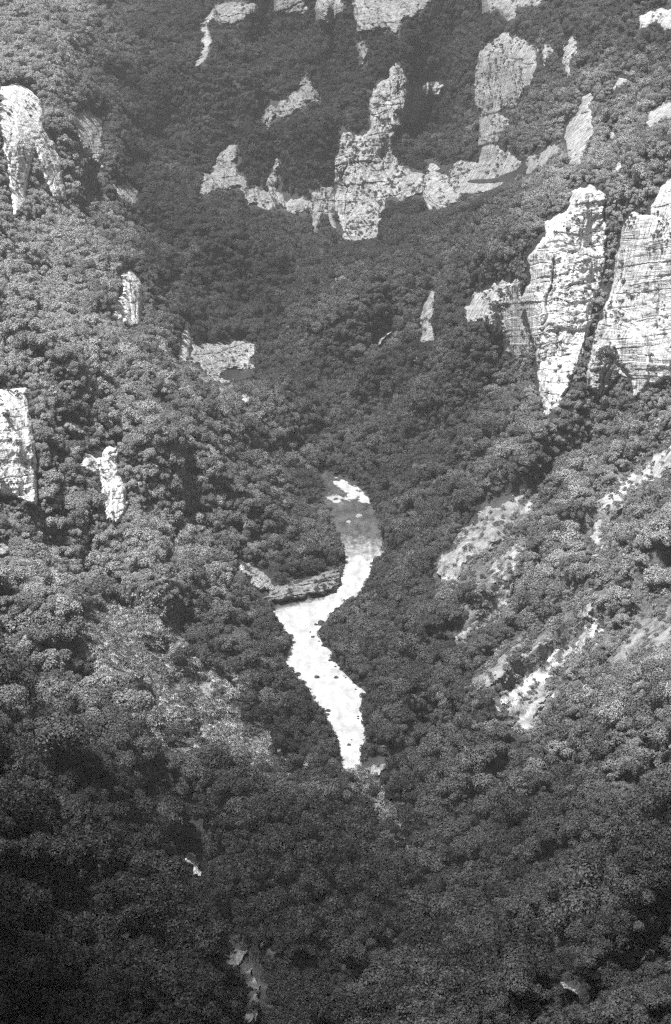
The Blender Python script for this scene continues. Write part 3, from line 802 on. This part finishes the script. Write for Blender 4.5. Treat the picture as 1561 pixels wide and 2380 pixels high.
# words that find a tree: nearest landmark, direction, look
LAND = [('the jagged white rock', 444, 2008), ('the small rough rock rib', 545, 2205), ('the broken bottom rock edge', 590, 2330), ('the short pale rock streak', 1325, 2298),
        ('the dull grassy rock patch', 1503, 2222), ('the lower end of the river', 835, 1790), ('the scrubby knoll', 420, 1690), ('the pale gravel bank', 868, 1796),
        ('the bottom left corner', 0, 2380), ('the bottom right corner', 1561, 2380), ('the bottom edge middle', 930, 2380), ('the bare rubble apron', 1225, 1665), ('the wide grassy pale slope', 1520, 1470)]
def tree_label(u, v, tone, s, H_):
    nm, lu, lv = min(LAND, key=lambda q: (q[1] - u) ** 2 + (q[2] - v) ** 2)
    dx, dy = u - lu, v - lv
    d = math.hypot(dx, dy)
    how = 'close' if d < 70 else 'a little way' if d < 160 else 'some way' if d < 260 else 'far'
    a = math.degrees(math.atan2(-dy, dx)) % 360
    dr = ['right of', 'up and right of', 'above', 'up and left of', 'left of', 'down and left of', 'below', 'down and right of'][int(((a + 22.5) % 360) // 45)]
    if 'bottom' in nm and 'rock' not in nm and ('down' in dr or dr == 'below'): dr = 'beside'
    sz = 'small' if s < .95 else 'large' if s > 1.25 else 'middling'
    tn = 'very dark' if tone < .016 else 'dark' if tone < .024 else 'greyish' if tone < .036 else 'pale'
    return ' '.join(f'{sz} {tn} tree {how} {dr} {nm}'.split()[:16])

protos = {}
used_near = set()
labels_seen = {}
for rank, t in enumerate(order):
    k = int(RNG.integers(0, len(NEAR)))
    src = NEAR[k]
    if rank >= 295: src = MID[rank - 295]; k = 100 + rank - 295
    e = link('broadleaf_tree', None)
    e.location = tP[t]; s = float(ts[t]); e.scale = (s, s, s * float(RNG.uniform(.88, 1.12))); e.rotation_euler = (float(RNG.normal() * .05), float(RNG.normal() * .05), float(RNG.uniform(0, 6.28)))
    c = link('crown', src[0], e); b = link('trunk', src[1], e)
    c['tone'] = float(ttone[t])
    if k not in protos: protos[k] = c
    lab = tree_label(qu[t], qv[t], ttone[t], s, src[3])
    labels_seen[lab] = labels_seen.get(lab, 0) + 1
    tag(e, lab, 'tree', 'broadleaf trees of the nearer slopes')
print('labels', len(labels_seen), 'shared', sum(v for v in labels_seen.values() if v > 1))

def scatter(name, label, P, rotz, scale, idx, tone, proto_objs, kind='stuff'):
    """One object: points that carry copies of the prototype crowns."""
    me = bpy.data.meshes.new(name)
    me.vertices.add(len(P)); me.vertices.foreach_set('co', np.asarray(P, np.float32).ravel())
    for nm, dt, val in (('rotz', 'FLOAT', rotz), ('scl', 'FLOAT', scale), ('pick', 'INT', idx), ('tone', 'FLOAT', tone)):
        a = me.attributes.new(nm, dt, 'POINT'); a.data.foreach_set('value', np.asarray(val, np.int32 if dt == 'INT' else np.float32))
    me.update()
    o = link(name, me); tag(o, label, kind=kind)
    ng = bpy.data.node_groups.new(name, 'GeometryNodeTree')
    ng.interface.new_socket('Geometry', in_out='INPUT', socket_type='NodeSocketGeometry')
    ng.interface.new_socket('Geometry', in_out='OUTPUT', socket_type='NodeSocketGeometry')
    N = ng.nodes.new; L = ng.links.new
    gi, go = N('NodeGroupInput'), N('NodeGroupOutput')
    g2i = N('GeometryNodeGeometryToInstance')
    for q in reversed(proto_objs):
        oi = N('GeometryNodeObjectInfo'); oi.inputs['Object'].default_value = q; oi.inputs['As Instance'].default_value = True
        oi.transform_space = 'ORIGINAL'
        if q is proto_objs[-1]:
            jn = N('GeometryNodeJoinGeometry')
        L(oi.outputs['Geometry'], jn.inputs[0])
    iop = N('GeometryNodeInstanceOnPoints'); iop.inputs['Pick Instance'].default_value = True
    def named(nm, dt):
        x = N('GeometryNodeInputNamedAttribute'); x.data_type = dt; x.inputs['Name'].default_value = nm
        return x.outputs['Attribute']
    cxyz = N('ShaderNodeCombineXYZ'); L(named('rotz', 'FLOAT'), cxyz.inputs[2])
    L(gi.outputs[0], iop.inputs['Points']); L(jn.outputs[0], iop.inputs['Instance'])
    L(named('pick', 'INT'), iop.inputs['Instance Index']); L(cxyz.outputs[0], iop.inputs['Rotation']); L(named('scl', 'FLOAT'), iop.inputs['Scale'])
    L(iop.outputs[0], go.inputs[0])
    m = o.modifiers.new('scatter', 'NODES'); m.node_group = ng
    return o

rest = np.where(~is_one)[0]
far = dist[rest] > 760
nearp = [protos[k] for k in sorted(protos) if k < 100]; midp = [protos[k] for k in sorted(protos) if k >= 100]
allp = nearp + midp
pick = np.where(far, RNG.integers(0, len(midp), len(rest)) + len(nearp), RNG.integers(0, len(nearp), len(rest)))
scatter('forest', 'dense broadleaf forest covering both walls of the gorge', tP[rest], RNG.uniform(0, 6.28, len(rest)), ts[rest], pick, ttone[rest], allp)

# ------------------------------------------------------------------ shrubs: scrub on the knolls and ledges; three of them as things
SHR = [(1405, 838, 4.6, .05, 'round dark bush on the pale cliff tongue between the white cliffs'),
       (425, 1550, 5.0, .03, 'dark round bush below the rock lip of the scrubby knoll'),
       (340, 1500, 3.2, .045, 'small dark bush in the middle of the pale scrubby knoll')]
shp = []
for i, (u, v, r, tn, lab) in enumerate(SHR):
    p = at(u, v + 12, depth(u, v + 12) - 6 * (i == 0))
    e = link('shrub', None); e.location = p; k = r / 1.3; e.scale = (k, k, k)
    c = link('foliage', SHRUB[i] if i == 2 else crown_mesh('foliage', 300 + i, 1.3, 2.3, 1400, .09, 1.0), e); c['tone'] = tn
    s_ = link('stem', trunk_mesh(320 + i, 1.0, 1.6), e); s_.scale = (.6, .6, 1)
    tag(e, lab, 'bush', 'dark bushes on bare ground')
    if i == 2: shp.append(c)
kmask = (knoll_sd < 34)[:-1, :-1] & ok
pa = np.where(kmask, area, 0); pa = pa.ravel() / pa.sum()
NS = 12000
cell = RNG.choice(len(pa), NS, p=pa); cj, ci = np.divmod(cell, area.shape[1])
su = gu[ci] + RNG.uniform(0, STEP, NS); sv = gv[cj] + RNG.uniform(0, STEP, NS)
keep = (vnoise(su / 40, sv / 40, 0, 99) > -.45) & (look(near_river_sd, su, sv) > 6)
su, sv = su[keep], sv[keep]
sP = at(su, sv, depth(su, sv)); st_ = np.clip(.15 * np.exp(.5 * RNG.normal(size=len(su))), .03, .32) * np.where(sv > 1760, .6, 1)
ss = RNG.uniform(.45, 1.15, len(su))
# thin scrub on the scree edges and rock ledges
ms = ((scree_sd < 10) & (scree_sd > -60))[:-1, :-1] & ok
pa = np.where(ms, area, 0); pa = pa.ravel() / pa.sum(); NS2 = 420
cell = RNG.choice(len(pa), NS2, p=pa); cj, ci = np.divmod(cell, area.shape[1])
eu = gu[ci] + RNG.uniform(0, STEP, NS2); ev = gv[cj] + RNG.uniform(0, STEP, NS2)
eP = at(eu, ev, depth(eu, ev) - 1.0)
cPp = np.array(CLIFF_P)
# understorey everywhere, filling the gaps between the trees
NU = 8000
cell = RNG.choice(len(pr), NU, p=pr); cj, ci = np.divmod(cell, area.shape[1])
uu = gu[ci] + RNG.uniform(0, STEP, NU); uv = gv[cj] + RNG.uniform(0, STEP, NU)
uQ = at(uu, uv, depth(uu, uv))
kk = ~blocked(uQ, 3.0, 2.2 * FPX / np.linalg.norm(uQ - CAM, axis=1)) & (look(near_river_sd, uu, uv) > 8) & (look(scree_sd, uu, uv) > 3)
uu, uv = uu[kk], uv[kk]; uP = at(uu, uv, depth(uu, uv))
# bushes hanging over the banks
bu, bv = [], []
for k in range(len(RIVER)):
    (x0, y0), (x1, y1) = RIVER[k], RIVER[(k + 1) % len(RIVER)]
    L_ = math.hypot(x1 - x0, y1 - y0); nx, ny = (y1 - y0) / L_, -(x1 - x0) / L_
    for q in range(int(L_ / 3.2)):
        if RNG.random() < .3: continue
        tq = RNG.random(); o_ = RNG.uniform(1.5, 12)
        x_, y_ = x0 + (x1 - x0) * tq, y0 + (y1 - y0) * tq
        if y_ > 1775 or (1390 < y_ < 1428 and x_ < 765) or (y_ < 1165): continue
        a, b = x_ + nx * o_, y_ + ny * o_
        if sdf(RIVER, np.array([a]), np.array([b]))[0] < 0: a, b = x_ - nx * o_, y_ - ny * o_
        bu.append(a); bv.append(b)
bu, bv = np.array(bu), np.array(bv); bP = at(bu, bv, depth(bu, bv)); bP[:, 2] -= .3
gm = (grass_sd < 0)[:-1, :-1] & ok
pa = np.where(gm, area, 0); pa = pa.ravel() / pa.sum(); NG = 5000
cell = RNG.choice(len(pa), NG, p=pa); cj, ci = np.divmod(cell, area.shape[1])
fu_ = gu[ci] + RNG.uniform(0, STEP, NG); fv_ = gv[cj] + RNG.uniform(0, STEP, NG)
q_ = (look(scree_sd, fu_, fv_) > 0) & (vnoise(fu_ / 30, fv_ / 30, 0, 145) > -.4); fu_, fv_ = fu_[q_], fv_[q_]
gP = at(fu_, fv_, depth(fu_, fv_))
# low dark bushes closing in on the small rocks of the lower woods
RG = 420
k_ = RNG.integers(0, 7, RG)
cen = np.array([(444, 2008), (545, 2205), (590, 2320), (1325, 2298), (1503, 2222), (560, 2260), (445, 2020)], float)[k_]
hu = cen[:, 0] + RNG.normal(size=RG) * 42; hv = cen[:, 1] + RNG.normal(size=RG) * 42
q_ = look(bare, hu, hv) > -8; hu, hv = hu[q_], hv[q_]
hP = at(hu, hv, depth(hu, hv))
aP = np.concatenate([sP, eP, cPp, uP, bP, gP, hP])
aS = np.concatenate([ss, RNG.uniform(.35, .9, len(eP)), RNG.uniform(.3, .95, len(cPp)) ** 1.8, RNG.uniform(.8, 1.9, len(uP)), RNG.uniform(.45, 1.2, len(bP)), RNG.uniform(.4, 1.1, len(gP)), RNG.uniform(.35, .75, len(hP))])
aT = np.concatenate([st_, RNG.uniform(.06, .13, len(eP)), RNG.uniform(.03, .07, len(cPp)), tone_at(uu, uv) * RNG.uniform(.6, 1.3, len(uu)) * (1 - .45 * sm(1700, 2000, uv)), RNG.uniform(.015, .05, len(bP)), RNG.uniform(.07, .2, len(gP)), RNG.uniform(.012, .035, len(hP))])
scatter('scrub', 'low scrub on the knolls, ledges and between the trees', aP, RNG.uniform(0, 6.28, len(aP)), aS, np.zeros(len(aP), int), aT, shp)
print('scrub', len(aP), 'ledge', len(cPp))

# ------------------------------------------------------------------ light, haze, sky, camera
def added_shade_cloud(c, rad, seed):
    import bmesh
    r = np.random.default_rng(seed)
    bm = bmesh.new()
    bmesh.ops.create_icosphere(bm, subdivisions=5, radius=1.0)
    co = np.array([v.co for v in bm.verts])
    d = 1 + .32 * fbm(co[:, 0] * 1.6 + seed, co[:, 1] * 1.6, co[:, 2] * 1.6, seed, 5, .55)
    co = co * d[:, None] * np.array(rad)
    co[:, 2] = np.where(co[:, 2] < 0, co[:, 2] * .45, co[:, 2])
    for v, q in zip(bm.verts, co): v.co = q
    me = bpy.data.meshes.new('added_shade_cloud'); bm.to_mesh(me); bm.free()
    t = NT('shade_cloud_white'); vv = t.n('ShaderNodeValue'); vv.outputs[0].default_value = .9; t.bsdf(vv.outputs[0], 1.0, 0.0)
    me.materials.append(t.m)
    o = link('added_shade_cloud', me); o.location = c
    return tag(o, kind='structure')

SUN = Vector((-.26, -.36, .89)).normalized()
el = math.asin(SUN.z); azi = math.atan2(SUN.x, SUN.y)
def over(P, z): return Vector(P) + SUN * ((z - P[2]) / SUN.z)
for k, (x_, y_, rx_, ry_) in enumerate([(-25, 330, 300, 150), (-10, 180, 330, 150), (-70, 520, 42, 50), (60, 470, 60, 40)]):  # unseen clouds, added to shade the foreground and the near haze
    added_shade_cloud(over((x_, y_, 40), 1000 + 12 * k), (rx_, ry_, 30), 3 + k)
ld = bpy.data.lights.new('sun', 'SUN'); ld.energy = 5.0; ld.angle = math.radians(3); ld.color = (1, 1, 1)
lo = link('sun', ld); lo.rotation_euler = (-SUN).to_track_quat('-Z', 'Y').to_euler(); lo.location = (0, 0, 900)
wd = bpy.data.worlds.new('World'); SC.world = wd; wd.use_nodes = True
nt = wd.node_tree; nt.nodes.clear()
sky = nt.nodes.new('ShaderNodeTexSky'); sky.sky_type = 'NISHITA'; sky.sun_disc = False; sky.sun_elevation = el; sky.sun_rotation = azi; sky.air_density = 1.2; sky.dust_density = 3
bw = nt.nodes.new('ShaderNodeRGBToBW'); bg = nt.nodes.new('ShaderNodeBackground'); bg.inputs['Strength'].default_value = .055
wo = nt.nodes.new('ShaderNodeOutputWorld')
nt.links.new(sky.outputs[0], bw.inputs[0]); nt.links.new(bw.outputs[0], bg.inputs['Color']); nt.links.new(bg.outputs[0], wo.inputs['Surface'])

HAZE = 0.000072
if HAZE:
    t = NT('haze')
    pv_ = t.n('ShaderNodeVolumePrincipled'); pv_.inputs['Color'].default_value = (.9, .9, .9, 1); pv_.inputs['Density'].default_value = HAZE; pv_.inputs['Anisotropy'].default_value = 0.0
    t.l(pv_.outputs[0], t.out.inputs['Volume'])
    x0, x1, y0, y1, z0, z1 = -900, 900, -150, 3400, -12, 700
    zmin, zmax = TV[..., 2].min(), TV[..., 2].max()
    print('terrain z', zmin, zmax, 'x', TV[..., 0].min(), TV[..., 0].max(), 'y', TV[..., 1].min(), TV[..., 1].max())
    vs = [(x, y, z) for x in (x0, x1) for y in (y0, y1) for z in (z0, z1)]
    fs = [(0, 1, 3, 2), (4, 6, 7, 5), (0, 4, 5, 1), (2, 3, 7, 6), (0, 2, 6, 4), (1, 5, 7, 3)]
    tag(link('haze', mesh_from('haze', vs, fs, t.m)), 'thin summer haze filling the gorge', kind='stuff')

cd = bpy.data.cameras.new('camera'); co = link('camera', cd)
co.location = CAM; co.rotation_euler = (math.radians(90) - PITCH, 0, 0)
cd.sensor_fit = 'VERTICAL'; cd.angle = 2 * VH
cd.sensor_height = 36; cd.lens = 18 / math.tan(VH)
cd.clip_start = 1; cd.clip_end = 8000
SC.camera = co
SC.render.film_transparent = False
vs_ = SC.view_settings
SC.display_settings.display_device = 'sRGB'
vs_.view_transform = 'Standard'; vs_.look = 'None'; vs_.exposure = 1.12; vs_.gamma = 1; vs_.use_curve_mapping = False
cy = SC.cycles
cy.max_bounces = 4; cy.diffuse_bounces = 2; cy.glossy_bounces = 2; cy.transmission_bounces = 1; cy.volume_bounces = 0; cy.transparent_max_bounces = 4
cy.use_denoising = False
cy.use_adaptive_sampling = True; cy.adaptive_threshold = .03; cy.adaptive_min_samples = 16
cy.filter_width = 1.3
